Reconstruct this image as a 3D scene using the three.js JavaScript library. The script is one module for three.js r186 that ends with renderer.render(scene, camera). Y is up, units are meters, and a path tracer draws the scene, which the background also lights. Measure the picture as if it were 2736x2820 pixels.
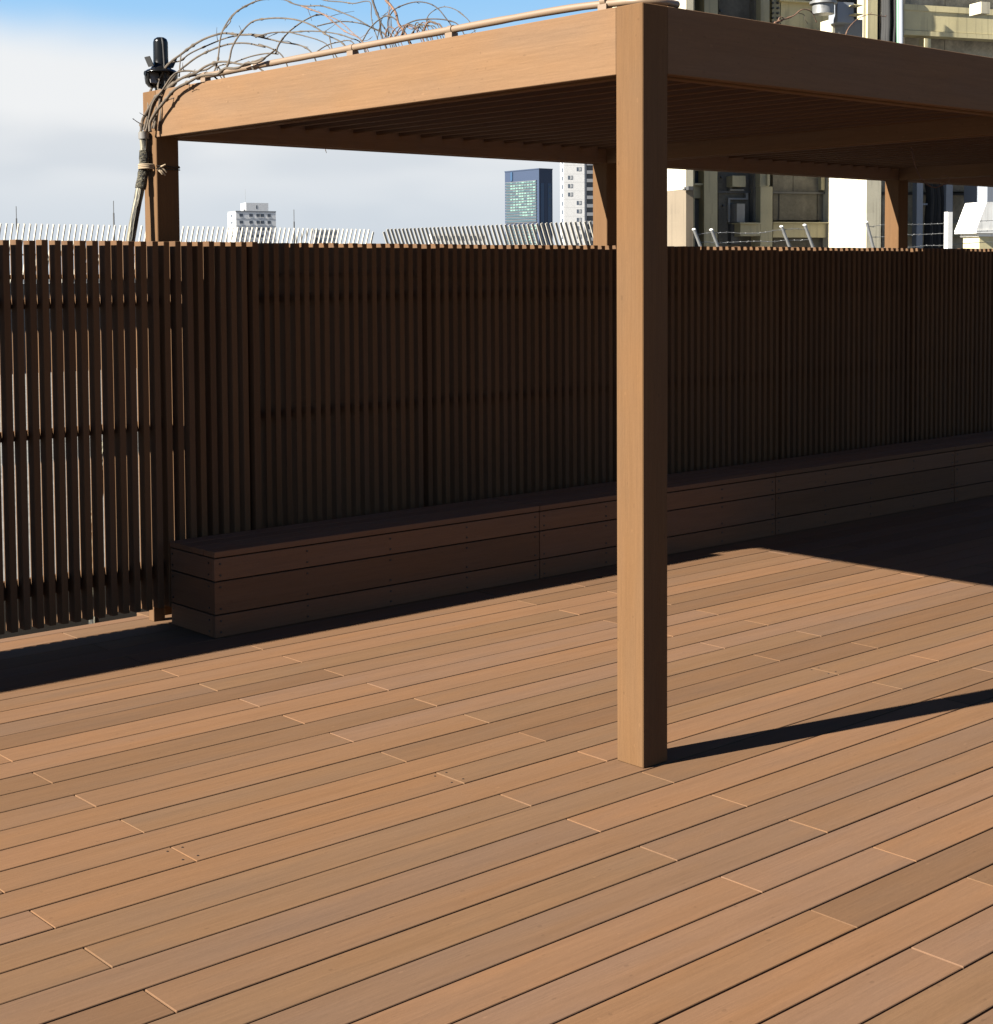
import * as THREE from 'three';
import { mergeGeometries } from 'three/addons/utils/BufferGeometryUtils.js';

// ---------------------------------------------------------------- camera, sky, sun, exposure
const scene = new THREE.Scene();
const renderer = new THREE.WebGLRenderer({ antialias: true });
renderer.setSize(993, 1024);
renderer.toneMapping = THREE.LinearToneMapping;
const EXPOSURE = 5;
renderer.toneMappingExposure = EXPOSURE;
renderer.shadowMap.enabled = true;

const FOCAL = 4297.23, PP_Y = 981.87;                       // a portrait frame whose top was cropped: the lens axis lies above the middle
const camera = new THREE.PerspectiveCamera(2 * Math.atan(1838.13 / FOCAL) * 180 / Math.PI, 2736 / 3676.26, 0.05, 9000);
camera.setViewOffset(2736, 3676.26, 0, 1838.13 - PP_Y, 2736, 2820);
camera.matrixAutoUpdate = true;
{
  const m = new THREE.Matrix4().makeBasis(new THREE.Vector3(0.749555, -0.005877, 0.661916), new THREE.Vector3(0.040987, 0.998454, -0.037549), new THREE.Vector3(-0.660672, 0.055275, 0.748637));
  camera.quaternion.setFromRotationMatrix(m);
  camera.position.set(0, 1.644, 0);
}
scene.add(camera);

function rng(seed) { let a = seed >>> 0; return () => { a = (a + 0x6D2B79F5) >>> 0; let t = Math.imul(a ^ (a >>> 15), 1 | a); t = (t + Math.imul(t ^ (t >>> 7), 61 | t)) ^ t; return ((t ^ (t >>> 14)) >>> 0) / 4294967296; }; }
const lattice = new Float32Array(65536); { const r = rng(77); for (let i = 0; i < 65536; i++) lattice[i] = r(); }
function noise2(x, y, px = 256, py = 256) {                  // value noise that repeats after px, py cells
  const ix = Math.floor(x), iy = Math.floor(y); let fx = x - ix, fy = y - iy; fx = fx * fx * (3 - 2 * fx); fy = fy * fy * (3 - 2 * fy);
  const x0 = ((ix % px) + px) % px, x1 = (x0 + 1) % px, y0 = ((iy % py) + py) % py, y1 = (y0 + 1) % py;
  const a = lattice[((y0 & 255) << 8) | (x0 & 255)], b = lattice[((y0 & 255) << 8) | (x1 & 255)], c = lattice[((y1 & 255) << 8) | (x0 & 255)], d = lattice[((y1 & 255) << 8) | (x1 & 255)];
  return a + (b - a) * fx + (c - a) * fy + (a - b - c + d) * fx * fy;
}
const sstep = (a, b, x) => { const t = Math.min(1, Math.max(0, (x - a) / (b - a))); return t * t * (3 - 2 * t); };
const mix3 = (a, b, t) => [a[0] + (b[0] - a[0]) * t, a[1] + (b[1] - a[1]) * t, a[2] + (b[2] - a[2]) * t];

{ // the sky: blue air that deepens towards the zenith, a bank of soft white cloud low down
  const W = 2048, H = 1024, data = new Float32Array(W * H * 4);
  const stops = [[-90, [0.16, 0.16, 0.16]], [-1, [0.42, 0.44, 0.46]], [0, [0.66, 0.76, 0.85]], [4, [0.55, 0.73, 0.90]], [7.5, [0.42, 0.68, 0.94]], [10, [0.31, 0.60, 0.94]], [14, [0.19, 0.44, 0.82]], [20, [0.10, 0.28, 0.62]], [35, [0.040, 0.13, 0.37]], [60, [0.022, 0.075, 0.24]], [90, [0.018, 0.062, 0.20]]];
  for (let row = 0; row < H; row++) {
    const el = ((row + 0.5) / H - 0.5) * 180;
    let k = 0; while (k < stops.length - 2 && el > stops[k + 1][0]) k++;
    const clear = mix3(stops[k][1], stops[k + 1][1], Math.min(1, Math.max(0, (el - stops[k][0]) / (stops[k + 1][0] - stops[k][0]))));
    for (let col = 0; col < W; col++) {
      const az = ((col + 0.5) / W - 0.5) * 360;
      let c = clear;
      if (el > -0.5 && el < 40) {
        const ua = (az + 180) / 360;
        let n = 0, a = 0.5, f = 24, g = 0.11;
        for (let i = 0; i < 5; i++) { n += a * noise2(ua * f, el * g * 1.25 + 7.3 * i, f, 256); a *= 0.5; f *= 2; g *= 2; }
        const drift = (noise2(ua * 10 + 3.1, 3.3, 10, 256) - 0.5) * 1.6 + 1.1 * Math.cos((az + 72) * Math.PI / 36);
        const bank = 1 - sstep(3.2 + drift, 9.6 + drift, el), d = sstep(0.40, 0.78, n * 0.62 + bank * 0.62);
        let m = 0; { let b = 0.5, ff = 40, gg = 0.3; for (let i = 0; i < 4; i++) { m += b * noise2(ua * ff + 11, el * gg * 1.6 + 3 * i, ff, 256); b *= 0.5; ff *= 2; gg *= 2; } }
        const body = mix3([0.735, 0.76, 0.79], [0.90, 0.90, 0.895], sstep(0.2, 0.5, m));
        c = mix3(clear, mix3(mix3(body, [0.53, 0.61, 0.70], 0.6), body, sstep(1.5, 5.5, el)), d * 0.93);
      }
      const o = (row * W + col) * 4;
      data[o] = c[0] / EXPOSURE; data[o + 1] = c[1] / EXPOSURE; data[o + 2] = c[2] / EXPOSURE; data[o + 3] = 1;
    }
  }
  const t = new THREE.DataTexture(data, W, H, THREE.RGBAFormat, THREE.FloatType);
  t.mapping = THREE.EquirectangularReflectionMapping; t.magFilter = THREE.LinearFilter; t.minFilter = THREE.LinearFilter; t.wrapS = THREE.RepeatWrapping; t.needsUpdate = true;
  scene.background = t; scene.environment = t;
}

const SUN = new THREE.Vector3(-0.8215, 0.5388, -0.1866);
const sun = new THREE.DirectionalLight(new THREE.Color().setRGB(1, 0.945, 0.85), 5);
sun.position.copy(SUN).multiplyScalar(60).add(new THREE.Vector3(5, 0, -5)); sun.target.position.set(5, 0, -5);
sun.castShadow = true; sun.shadow.mapSize.set(4096, 4096);
Object.assign(sun.shadow.camera, { left: -45, right: 45, top: 45, bottom: -45, near: 1, far: 160 });
sun.shadow.bias = -0.0004;
scene.add(sun, sun.target);

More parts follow.
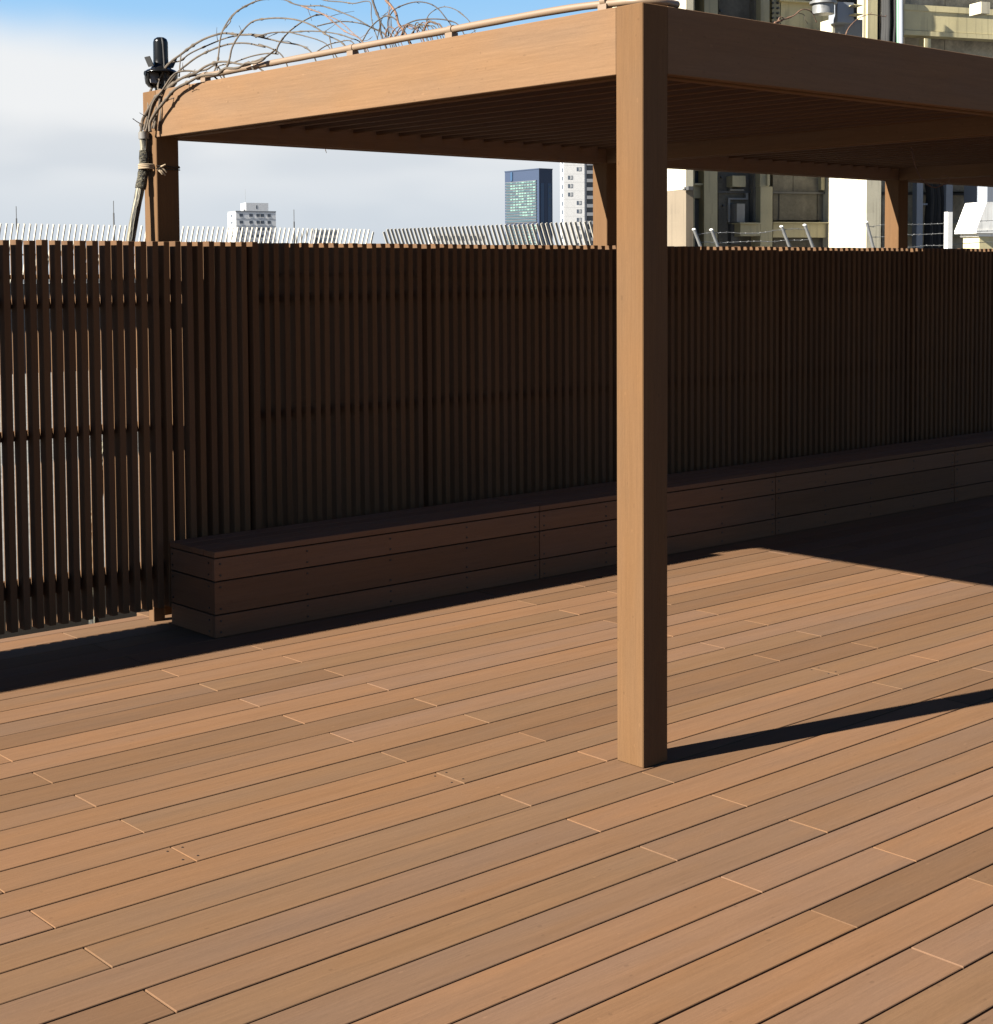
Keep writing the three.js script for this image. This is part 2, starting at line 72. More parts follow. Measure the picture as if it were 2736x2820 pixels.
// ---------------------------------------------------------------- measured places (metres)
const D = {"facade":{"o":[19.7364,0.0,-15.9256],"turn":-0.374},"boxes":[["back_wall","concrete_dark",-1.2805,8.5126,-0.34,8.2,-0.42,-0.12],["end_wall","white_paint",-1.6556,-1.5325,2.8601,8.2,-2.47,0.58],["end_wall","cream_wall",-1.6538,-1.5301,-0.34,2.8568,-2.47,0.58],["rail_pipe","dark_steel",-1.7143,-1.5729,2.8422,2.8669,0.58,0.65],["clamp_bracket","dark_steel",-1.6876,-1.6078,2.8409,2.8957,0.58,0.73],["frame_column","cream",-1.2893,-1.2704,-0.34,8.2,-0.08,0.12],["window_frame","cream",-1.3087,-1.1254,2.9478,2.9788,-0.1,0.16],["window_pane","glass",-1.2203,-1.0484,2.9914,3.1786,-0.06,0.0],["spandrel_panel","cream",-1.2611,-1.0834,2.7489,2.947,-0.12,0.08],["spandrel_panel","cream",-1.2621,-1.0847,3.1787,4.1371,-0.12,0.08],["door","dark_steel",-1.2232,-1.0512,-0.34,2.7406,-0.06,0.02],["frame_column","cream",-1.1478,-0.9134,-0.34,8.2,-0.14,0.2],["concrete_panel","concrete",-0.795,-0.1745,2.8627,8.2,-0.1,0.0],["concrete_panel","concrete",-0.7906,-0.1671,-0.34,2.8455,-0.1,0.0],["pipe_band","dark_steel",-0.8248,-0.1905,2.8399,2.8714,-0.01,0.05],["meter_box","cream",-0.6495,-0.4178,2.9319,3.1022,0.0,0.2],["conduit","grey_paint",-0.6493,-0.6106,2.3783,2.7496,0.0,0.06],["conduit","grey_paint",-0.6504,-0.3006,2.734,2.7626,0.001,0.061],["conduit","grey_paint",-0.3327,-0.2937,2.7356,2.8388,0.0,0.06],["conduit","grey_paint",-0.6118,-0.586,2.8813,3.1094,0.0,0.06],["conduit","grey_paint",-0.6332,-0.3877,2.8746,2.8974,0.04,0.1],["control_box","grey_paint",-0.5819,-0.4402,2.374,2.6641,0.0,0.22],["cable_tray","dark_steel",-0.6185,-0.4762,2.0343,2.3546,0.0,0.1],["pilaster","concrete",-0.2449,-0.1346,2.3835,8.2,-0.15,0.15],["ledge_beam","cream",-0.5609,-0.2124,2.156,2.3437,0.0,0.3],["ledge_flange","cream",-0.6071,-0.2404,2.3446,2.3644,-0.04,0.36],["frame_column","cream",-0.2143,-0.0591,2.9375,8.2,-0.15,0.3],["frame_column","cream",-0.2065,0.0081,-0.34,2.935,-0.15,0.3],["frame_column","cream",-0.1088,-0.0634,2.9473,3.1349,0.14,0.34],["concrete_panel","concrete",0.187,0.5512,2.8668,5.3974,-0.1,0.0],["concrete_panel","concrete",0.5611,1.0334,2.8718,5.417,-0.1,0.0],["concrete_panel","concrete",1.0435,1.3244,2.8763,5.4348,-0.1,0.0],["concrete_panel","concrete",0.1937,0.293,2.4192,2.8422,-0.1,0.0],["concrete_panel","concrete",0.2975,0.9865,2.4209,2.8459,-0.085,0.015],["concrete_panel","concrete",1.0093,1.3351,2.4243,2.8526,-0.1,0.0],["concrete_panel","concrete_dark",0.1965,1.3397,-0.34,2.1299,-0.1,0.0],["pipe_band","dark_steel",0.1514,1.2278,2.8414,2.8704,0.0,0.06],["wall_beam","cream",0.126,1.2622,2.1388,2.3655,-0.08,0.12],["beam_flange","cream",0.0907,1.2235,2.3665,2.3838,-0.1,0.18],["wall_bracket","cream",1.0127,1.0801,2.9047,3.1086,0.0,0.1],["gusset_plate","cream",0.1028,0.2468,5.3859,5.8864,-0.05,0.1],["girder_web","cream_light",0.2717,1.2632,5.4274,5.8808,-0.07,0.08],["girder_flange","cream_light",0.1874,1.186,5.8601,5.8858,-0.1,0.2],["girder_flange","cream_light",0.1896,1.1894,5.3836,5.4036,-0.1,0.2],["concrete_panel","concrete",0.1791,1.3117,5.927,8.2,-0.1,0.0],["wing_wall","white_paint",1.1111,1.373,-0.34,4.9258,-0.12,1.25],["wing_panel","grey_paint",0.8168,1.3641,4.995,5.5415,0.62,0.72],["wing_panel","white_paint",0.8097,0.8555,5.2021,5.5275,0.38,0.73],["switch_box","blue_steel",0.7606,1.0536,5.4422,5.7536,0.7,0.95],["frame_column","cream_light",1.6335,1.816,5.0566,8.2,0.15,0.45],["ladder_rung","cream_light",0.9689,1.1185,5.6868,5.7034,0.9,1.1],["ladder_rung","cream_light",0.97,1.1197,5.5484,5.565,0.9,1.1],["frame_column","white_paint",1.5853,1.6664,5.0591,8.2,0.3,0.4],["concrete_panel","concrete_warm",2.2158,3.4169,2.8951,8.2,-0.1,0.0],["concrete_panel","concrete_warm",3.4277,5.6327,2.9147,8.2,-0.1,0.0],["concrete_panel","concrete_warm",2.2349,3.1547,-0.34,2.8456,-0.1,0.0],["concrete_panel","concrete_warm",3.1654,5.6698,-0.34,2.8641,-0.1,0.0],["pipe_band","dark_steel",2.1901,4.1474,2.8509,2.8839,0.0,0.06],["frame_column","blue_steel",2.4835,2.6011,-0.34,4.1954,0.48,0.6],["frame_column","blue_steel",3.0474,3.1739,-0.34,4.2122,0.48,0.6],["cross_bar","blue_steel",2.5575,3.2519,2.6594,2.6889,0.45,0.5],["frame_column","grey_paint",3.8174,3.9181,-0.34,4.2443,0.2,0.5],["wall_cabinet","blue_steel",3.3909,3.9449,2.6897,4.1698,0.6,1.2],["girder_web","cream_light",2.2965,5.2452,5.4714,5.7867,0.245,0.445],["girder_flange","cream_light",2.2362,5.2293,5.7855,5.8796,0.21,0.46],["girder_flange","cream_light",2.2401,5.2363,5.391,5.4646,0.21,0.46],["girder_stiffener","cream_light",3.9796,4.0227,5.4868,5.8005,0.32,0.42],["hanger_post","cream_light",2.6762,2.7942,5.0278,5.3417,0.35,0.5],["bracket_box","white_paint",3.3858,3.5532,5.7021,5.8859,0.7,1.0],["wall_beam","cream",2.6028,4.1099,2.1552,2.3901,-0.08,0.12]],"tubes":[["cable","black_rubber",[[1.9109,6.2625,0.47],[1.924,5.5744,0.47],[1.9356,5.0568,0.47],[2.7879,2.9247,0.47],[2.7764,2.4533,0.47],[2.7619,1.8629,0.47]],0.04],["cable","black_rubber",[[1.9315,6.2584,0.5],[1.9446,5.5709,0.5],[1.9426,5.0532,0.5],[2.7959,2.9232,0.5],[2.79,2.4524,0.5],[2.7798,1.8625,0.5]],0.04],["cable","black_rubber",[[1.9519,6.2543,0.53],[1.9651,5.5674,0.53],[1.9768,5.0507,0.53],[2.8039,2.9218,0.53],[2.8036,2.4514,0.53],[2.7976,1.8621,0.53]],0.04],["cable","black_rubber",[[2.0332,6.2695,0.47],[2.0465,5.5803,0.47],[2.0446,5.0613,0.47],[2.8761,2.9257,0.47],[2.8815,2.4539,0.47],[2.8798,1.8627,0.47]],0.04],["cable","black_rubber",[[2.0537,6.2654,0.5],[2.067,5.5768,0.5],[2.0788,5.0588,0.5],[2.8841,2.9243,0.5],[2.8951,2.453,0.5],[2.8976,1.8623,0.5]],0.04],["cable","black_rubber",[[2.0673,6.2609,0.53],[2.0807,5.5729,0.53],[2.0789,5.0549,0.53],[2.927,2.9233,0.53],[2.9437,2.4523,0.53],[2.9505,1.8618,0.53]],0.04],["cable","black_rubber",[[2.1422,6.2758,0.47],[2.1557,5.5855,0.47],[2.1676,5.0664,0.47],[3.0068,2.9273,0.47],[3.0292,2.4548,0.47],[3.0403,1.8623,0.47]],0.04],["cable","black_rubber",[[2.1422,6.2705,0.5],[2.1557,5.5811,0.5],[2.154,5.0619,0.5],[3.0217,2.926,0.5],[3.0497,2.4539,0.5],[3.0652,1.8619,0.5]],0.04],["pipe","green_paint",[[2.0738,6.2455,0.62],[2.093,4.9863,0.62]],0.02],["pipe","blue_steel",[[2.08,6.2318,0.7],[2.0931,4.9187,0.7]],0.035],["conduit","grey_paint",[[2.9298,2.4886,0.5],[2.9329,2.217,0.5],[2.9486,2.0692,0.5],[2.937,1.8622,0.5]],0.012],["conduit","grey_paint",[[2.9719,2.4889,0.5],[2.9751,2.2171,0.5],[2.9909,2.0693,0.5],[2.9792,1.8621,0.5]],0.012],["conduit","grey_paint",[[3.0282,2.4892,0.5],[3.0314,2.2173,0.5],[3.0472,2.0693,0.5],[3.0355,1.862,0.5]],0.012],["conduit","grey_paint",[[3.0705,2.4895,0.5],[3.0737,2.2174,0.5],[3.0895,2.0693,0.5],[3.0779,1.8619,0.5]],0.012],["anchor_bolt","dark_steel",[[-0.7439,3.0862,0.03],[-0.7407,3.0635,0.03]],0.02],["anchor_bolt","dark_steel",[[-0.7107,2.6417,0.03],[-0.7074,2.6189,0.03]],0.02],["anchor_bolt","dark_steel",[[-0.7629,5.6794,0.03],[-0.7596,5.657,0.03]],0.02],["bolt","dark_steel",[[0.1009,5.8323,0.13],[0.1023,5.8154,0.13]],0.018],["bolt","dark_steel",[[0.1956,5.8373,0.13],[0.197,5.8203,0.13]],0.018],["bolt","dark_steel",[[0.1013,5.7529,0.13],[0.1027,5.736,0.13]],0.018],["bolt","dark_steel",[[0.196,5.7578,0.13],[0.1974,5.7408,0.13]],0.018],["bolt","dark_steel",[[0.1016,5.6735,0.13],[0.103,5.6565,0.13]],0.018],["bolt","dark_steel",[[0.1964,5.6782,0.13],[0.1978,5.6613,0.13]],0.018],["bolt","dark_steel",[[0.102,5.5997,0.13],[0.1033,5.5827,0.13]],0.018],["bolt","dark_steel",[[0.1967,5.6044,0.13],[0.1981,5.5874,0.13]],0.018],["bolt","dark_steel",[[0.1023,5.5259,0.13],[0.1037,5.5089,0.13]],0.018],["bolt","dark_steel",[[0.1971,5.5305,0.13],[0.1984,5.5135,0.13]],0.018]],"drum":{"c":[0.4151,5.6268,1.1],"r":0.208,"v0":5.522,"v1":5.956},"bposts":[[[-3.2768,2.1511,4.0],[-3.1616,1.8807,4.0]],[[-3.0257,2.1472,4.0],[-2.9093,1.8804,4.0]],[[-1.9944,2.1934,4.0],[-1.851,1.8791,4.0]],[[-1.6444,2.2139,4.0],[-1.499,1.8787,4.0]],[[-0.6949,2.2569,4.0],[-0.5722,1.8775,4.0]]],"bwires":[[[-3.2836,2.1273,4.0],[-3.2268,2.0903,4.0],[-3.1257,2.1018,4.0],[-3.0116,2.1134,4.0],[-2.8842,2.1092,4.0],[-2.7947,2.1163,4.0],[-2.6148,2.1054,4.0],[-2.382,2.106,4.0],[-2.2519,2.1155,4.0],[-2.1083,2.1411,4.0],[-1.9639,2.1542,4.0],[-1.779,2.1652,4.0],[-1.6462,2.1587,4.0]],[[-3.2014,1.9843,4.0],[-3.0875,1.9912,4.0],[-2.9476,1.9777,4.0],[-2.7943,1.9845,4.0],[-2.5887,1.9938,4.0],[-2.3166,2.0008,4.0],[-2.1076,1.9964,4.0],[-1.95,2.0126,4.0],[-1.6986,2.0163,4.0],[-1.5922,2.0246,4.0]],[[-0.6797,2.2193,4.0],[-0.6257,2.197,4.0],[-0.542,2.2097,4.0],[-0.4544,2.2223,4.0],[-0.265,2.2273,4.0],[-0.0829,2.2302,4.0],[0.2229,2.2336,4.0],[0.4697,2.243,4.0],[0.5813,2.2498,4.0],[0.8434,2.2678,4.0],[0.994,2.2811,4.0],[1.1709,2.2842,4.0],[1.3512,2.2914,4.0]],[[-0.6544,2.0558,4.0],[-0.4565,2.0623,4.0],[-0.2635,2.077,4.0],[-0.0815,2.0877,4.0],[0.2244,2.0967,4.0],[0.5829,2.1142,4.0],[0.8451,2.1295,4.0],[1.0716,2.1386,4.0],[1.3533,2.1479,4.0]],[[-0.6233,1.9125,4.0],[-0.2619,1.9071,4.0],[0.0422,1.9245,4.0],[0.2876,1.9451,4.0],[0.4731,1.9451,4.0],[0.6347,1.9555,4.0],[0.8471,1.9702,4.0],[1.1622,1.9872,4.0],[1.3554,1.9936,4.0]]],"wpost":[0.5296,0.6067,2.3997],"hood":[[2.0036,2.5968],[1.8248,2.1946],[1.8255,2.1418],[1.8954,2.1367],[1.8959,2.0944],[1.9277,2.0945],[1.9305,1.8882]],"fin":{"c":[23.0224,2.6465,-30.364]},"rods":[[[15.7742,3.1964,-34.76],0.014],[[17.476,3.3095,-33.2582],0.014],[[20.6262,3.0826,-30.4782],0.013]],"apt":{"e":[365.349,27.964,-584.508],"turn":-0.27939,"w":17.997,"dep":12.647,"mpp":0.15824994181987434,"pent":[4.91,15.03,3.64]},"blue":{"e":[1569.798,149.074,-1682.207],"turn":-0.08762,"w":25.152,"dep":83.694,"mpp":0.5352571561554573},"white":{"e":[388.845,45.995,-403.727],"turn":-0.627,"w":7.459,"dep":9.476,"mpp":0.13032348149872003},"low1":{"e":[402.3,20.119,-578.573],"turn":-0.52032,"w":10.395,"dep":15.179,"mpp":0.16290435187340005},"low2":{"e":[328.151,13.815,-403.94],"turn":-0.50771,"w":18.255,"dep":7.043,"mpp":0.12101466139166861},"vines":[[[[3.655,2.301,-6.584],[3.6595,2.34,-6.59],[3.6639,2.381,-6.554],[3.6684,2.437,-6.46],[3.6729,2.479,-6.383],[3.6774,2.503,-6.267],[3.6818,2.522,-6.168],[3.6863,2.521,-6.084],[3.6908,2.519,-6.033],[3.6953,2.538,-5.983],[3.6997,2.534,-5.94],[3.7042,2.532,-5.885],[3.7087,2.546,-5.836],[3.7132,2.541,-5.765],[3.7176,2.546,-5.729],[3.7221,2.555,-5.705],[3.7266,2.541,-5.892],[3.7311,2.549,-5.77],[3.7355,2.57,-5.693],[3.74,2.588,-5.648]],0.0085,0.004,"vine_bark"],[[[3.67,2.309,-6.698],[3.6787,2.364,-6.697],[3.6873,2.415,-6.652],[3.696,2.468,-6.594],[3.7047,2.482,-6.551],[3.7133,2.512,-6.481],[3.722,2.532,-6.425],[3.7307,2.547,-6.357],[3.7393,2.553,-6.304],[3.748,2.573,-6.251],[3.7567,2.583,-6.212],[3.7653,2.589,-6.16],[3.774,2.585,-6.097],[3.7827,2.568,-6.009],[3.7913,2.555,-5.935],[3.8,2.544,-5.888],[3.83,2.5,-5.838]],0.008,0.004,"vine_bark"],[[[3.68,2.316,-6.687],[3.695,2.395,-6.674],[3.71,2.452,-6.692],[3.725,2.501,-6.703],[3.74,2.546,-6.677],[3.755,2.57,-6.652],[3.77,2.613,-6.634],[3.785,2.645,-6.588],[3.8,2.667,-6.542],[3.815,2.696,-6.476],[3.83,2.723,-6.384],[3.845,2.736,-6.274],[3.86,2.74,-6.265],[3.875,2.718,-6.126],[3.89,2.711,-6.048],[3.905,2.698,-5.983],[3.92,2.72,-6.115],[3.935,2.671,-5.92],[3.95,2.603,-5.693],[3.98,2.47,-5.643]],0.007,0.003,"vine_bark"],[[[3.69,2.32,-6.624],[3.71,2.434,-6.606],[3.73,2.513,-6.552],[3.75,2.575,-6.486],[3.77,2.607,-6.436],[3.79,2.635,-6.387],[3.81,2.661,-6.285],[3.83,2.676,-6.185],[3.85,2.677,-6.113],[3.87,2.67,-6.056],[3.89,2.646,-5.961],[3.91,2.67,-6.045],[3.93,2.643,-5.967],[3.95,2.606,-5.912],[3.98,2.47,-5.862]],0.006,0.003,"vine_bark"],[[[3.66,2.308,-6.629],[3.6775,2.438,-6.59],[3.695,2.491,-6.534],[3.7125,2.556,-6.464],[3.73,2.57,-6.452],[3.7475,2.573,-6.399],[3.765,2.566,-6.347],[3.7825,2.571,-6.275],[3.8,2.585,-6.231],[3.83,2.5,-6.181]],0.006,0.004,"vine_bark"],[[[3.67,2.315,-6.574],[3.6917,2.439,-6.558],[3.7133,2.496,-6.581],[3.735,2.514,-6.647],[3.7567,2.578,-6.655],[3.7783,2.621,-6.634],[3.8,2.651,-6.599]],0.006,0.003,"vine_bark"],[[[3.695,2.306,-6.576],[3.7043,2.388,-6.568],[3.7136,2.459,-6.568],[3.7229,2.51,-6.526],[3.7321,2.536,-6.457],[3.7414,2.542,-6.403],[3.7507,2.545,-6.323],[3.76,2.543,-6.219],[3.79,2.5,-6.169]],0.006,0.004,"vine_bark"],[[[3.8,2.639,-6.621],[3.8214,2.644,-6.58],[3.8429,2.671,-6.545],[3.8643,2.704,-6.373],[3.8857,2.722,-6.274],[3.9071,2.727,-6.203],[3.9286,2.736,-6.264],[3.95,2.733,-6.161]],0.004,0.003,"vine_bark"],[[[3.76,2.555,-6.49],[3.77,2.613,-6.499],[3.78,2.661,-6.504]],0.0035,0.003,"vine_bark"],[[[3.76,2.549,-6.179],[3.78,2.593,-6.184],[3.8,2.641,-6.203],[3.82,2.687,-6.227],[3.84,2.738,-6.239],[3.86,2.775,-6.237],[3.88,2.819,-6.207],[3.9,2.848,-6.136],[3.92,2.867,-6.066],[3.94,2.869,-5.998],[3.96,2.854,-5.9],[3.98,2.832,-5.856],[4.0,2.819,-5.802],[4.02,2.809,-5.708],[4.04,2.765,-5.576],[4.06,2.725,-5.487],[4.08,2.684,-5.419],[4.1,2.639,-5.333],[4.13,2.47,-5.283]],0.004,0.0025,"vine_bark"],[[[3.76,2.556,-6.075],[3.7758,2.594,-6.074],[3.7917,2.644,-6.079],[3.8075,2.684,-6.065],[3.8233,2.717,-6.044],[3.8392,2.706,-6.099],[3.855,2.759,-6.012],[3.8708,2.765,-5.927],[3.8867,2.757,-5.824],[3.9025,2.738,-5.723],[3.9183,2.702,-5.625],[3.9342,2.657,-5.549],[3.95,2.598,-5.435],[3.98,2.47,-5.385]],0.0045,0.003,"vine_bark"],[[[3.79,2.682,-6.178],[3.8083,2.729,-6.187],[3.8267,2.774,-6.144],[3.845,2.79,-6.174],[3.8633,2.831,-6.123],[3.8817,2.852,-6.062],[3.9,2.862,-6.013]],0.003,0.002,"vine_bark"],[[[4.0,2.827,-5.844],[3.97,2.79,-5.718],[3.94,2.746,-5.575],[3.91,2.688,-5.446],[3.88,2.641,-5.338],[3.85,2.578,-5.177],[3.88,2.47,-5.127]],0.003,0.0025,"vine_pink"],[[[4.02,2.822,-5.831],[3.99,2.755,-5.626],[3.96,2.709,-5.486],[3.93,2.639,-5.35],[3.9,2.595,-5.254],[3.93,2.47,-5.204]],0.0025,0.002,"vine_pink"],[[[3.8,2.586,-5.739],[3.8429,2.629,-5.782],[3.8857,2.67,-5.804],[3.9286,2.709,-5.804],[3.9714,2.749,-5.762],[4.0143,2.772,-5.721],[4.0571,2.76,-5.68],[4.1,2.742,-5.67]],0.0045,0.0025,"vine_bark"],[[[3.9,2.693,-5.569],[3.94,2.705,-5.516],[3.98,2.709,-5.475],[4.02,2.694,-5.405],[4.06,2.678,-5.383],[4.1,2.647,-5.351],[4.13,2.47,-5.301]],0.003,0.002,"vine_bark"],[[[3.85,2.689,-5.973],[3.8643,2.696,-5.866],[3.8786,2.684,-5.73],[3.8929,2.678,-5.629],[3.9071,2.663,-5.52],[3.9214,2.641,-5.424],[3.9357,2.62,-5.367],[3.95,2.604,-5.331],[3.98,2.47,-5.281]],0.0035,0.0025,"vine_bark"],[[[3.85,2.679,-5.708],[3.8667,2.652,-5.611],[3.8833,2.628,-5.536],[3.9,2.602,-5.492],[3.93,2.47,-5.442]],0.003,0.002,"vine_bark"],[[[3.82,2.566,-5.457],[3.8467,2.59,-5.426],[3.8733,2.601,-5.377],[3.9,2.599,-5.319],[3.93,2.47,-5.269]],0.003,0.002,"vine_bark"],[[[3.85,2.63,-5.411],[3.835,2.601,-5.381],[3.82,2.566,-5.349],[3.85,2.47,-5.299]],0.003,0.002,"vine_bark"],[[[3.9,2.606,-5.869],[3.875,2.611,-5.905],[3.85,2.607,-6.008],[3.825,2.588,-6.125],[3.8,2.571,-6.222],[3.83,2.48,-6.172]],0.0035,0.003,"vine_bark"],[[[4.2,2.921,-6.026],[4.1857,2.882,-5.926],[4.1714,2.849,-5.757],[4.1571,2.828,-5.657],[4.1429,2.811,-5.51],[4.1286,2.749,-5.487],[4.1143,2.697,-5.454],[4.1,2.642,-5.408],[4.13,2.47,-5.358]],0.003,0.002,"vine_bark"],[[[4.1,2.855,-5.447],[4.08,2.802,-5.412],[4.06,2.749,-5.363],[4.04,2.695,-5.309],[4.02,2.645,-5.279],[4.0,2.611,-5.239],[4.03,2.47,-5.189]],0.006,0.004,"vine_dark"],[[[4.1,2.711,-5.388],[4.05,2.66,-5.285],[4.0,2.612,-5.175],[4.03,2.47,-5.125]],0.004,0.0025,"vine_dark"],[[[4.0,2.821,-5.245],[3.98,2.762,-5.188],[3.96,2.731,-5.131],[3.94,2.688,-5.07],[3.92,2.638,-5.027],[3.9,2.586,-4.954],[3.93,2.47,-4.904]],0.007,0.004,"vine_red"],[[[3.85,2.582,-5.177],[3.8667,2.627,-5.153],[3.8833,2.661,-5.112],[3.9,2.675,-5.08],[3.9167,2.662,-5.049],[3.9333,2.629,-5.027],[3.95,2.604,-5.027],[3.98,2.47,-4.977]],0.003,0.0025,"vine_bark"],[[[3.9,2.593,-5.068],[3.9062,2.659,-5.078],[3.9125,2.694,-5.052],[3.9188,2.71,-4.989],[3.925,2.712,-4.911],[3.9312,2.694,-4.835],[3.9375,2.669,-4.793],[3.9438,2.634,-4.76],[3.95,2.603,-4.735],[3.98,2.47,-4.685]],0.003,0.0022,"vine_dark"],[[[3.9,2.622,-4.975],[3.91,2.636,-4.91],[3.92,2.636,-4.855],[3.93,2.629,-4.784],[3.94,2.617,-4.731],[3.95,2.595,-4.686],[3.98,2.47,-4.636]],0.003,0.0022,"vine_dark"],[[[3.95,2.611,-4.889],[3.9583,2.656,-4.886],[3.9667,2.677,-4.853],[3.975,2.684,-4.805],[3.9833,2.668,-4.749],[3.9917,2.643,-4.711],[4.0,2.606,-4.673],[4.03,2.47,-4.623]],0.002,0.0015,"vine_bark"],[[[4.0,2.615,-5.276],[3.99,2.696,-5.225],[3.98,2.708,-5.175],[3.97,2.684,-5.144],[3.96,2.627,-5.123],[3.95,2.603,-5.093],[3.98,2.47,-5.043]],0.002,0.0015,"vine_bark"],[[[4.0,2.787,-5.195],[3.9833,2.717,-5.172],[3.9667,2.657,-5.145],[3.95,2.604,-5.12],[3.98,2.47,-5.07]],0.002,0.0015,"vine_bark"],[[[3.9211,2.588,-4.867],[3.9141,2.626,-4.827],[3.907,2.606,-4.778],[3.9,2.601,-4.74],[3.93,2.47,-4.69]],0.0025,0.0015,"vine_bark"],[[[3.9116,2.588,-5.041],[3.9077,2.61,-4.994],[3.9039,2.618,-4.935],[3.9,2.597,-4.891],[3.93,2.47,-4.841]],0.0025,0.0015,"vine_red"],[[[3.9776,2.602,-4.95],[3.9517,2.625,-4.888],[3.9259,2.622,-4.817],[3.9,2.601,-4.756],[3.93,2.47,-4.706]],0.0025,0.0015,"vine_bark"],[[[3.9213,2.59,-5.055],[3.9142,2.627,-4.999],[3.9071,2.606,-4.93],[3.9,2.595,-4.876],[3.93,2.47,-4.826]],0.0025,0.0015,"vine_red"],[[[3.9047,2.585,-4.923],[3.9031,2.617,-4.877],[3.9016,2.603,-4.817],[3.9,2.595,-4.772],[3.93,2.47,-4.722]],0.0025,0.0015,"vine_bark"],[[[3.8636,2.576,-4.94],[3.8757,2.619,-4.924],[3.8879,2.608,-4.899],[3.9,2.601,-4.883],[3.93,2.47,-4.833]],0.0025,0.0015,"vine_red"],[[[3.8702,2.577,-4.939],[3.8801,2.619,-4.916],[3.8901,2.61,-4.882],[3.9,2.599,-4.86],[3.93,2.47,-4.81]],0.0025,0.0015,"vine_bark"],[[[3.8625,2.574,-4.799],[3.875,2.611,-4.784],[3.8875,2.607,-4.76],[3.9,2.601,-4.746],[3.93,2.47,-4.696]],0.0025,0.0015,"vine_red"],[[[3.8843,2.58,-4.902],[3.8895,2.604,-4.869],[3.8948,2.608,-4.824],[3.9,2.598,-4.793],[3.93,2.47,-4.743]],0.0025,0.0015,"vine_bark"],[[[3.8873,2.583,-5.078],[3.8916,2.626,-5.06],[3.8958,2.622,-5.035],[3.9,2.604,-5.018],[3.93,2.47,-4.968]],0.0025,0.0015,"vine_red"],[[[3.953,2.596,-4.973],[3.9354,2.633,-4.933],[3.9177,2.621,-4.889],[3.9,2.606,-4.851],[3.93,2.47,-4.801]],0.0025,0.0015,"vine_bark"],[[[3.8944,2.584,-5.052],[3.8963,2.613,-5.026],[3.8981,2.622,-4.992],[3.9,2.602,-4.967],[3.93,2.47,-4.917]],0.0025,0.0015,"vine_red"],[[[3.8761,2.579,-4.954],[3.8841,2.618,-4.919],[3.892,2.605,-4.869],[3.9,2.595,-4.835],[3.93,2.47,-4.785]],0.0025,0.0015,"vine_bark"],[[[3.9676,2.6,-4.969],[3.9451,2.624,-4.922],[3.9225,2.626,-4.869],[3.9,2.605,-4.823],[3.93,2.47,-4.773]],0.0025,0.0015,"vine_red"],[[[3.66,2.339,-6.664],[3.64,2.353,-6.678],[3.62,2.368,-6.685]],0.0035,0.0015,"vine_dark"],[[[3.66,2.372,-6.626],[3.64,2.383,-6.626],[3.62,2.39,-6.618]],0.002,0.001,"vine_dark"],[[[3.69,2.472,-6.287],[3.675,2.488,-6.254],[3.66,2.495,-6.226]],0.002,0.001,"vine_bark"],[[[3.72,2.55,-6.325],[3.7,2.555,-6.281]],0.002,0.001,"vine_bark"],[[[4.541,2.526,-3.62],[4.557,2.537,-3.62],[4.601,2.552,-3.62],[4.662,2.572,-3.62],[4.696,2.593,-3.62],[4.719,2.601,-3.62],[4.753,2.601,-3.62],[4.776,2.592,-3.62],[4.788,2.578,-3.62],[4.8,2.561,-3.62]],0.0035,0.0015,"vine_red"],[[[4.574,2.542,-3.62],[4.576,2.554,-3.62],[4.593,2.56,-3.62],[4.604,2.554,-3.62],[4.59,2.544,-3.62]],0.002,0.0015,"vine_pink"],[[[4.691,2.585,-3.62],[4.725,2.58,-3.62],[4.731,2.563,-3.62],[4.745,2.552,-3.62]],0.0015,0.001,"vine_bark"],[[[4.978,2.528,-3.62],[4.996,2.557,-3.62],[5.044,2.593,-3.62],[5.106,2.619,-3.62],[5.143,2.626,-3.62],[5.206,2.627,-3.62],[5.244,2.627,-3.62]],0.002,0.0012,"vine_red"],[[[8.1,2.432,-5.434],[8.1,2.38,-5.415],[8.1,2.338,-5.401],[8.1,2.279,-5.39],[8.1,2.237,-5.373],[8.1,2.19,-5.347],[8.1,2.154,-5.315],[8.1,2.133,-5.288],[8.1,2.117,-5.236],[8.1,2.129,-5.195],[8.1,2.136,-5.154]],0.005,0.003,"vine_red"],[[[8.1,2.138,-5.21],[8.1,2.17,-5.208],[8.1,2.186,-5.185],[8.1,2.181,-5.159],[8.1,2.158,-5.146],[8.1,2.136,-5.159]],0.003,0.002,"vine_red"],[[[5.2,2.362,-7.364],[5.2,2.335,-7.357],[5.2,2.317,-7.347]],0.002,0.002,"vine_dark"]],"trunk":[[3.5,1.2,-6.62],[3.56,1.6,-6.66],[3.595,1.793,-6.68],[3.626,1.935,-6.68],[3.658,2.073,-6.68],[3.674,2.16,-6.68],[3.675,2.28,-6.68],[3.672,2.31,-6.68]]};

// ---------------------------------------------------------------- helpers
const taken = new Map();
function numbered(n) { const k = taken.get(n) ?? 0; taken.set(n, k + 1); return k ? n + '_' + String(k).padStart(3, '0') : n; }
function shade(o) { o.castShadow = true; o.receiveShadow = true; return o; }
function part(name, geo, m, parent) { const o = shade(new THREE.Mesh(geo, m)); o.name = name; parent.add(o); return o; }
function thing(name, label, category, group, at = [0, 0, 0], turn = 0) {
  const o = new THREE.Group(); o.name = numbered(name); o.position.set(...at); o.rotation.y = turn; scene.add(o);
  o.userData = { label, category }; if (group) o.userData.group = group; return o;
}
function setting(name, o) { o.name = name; o.userData.kind = 'structure'; scene.add(o); return o; }

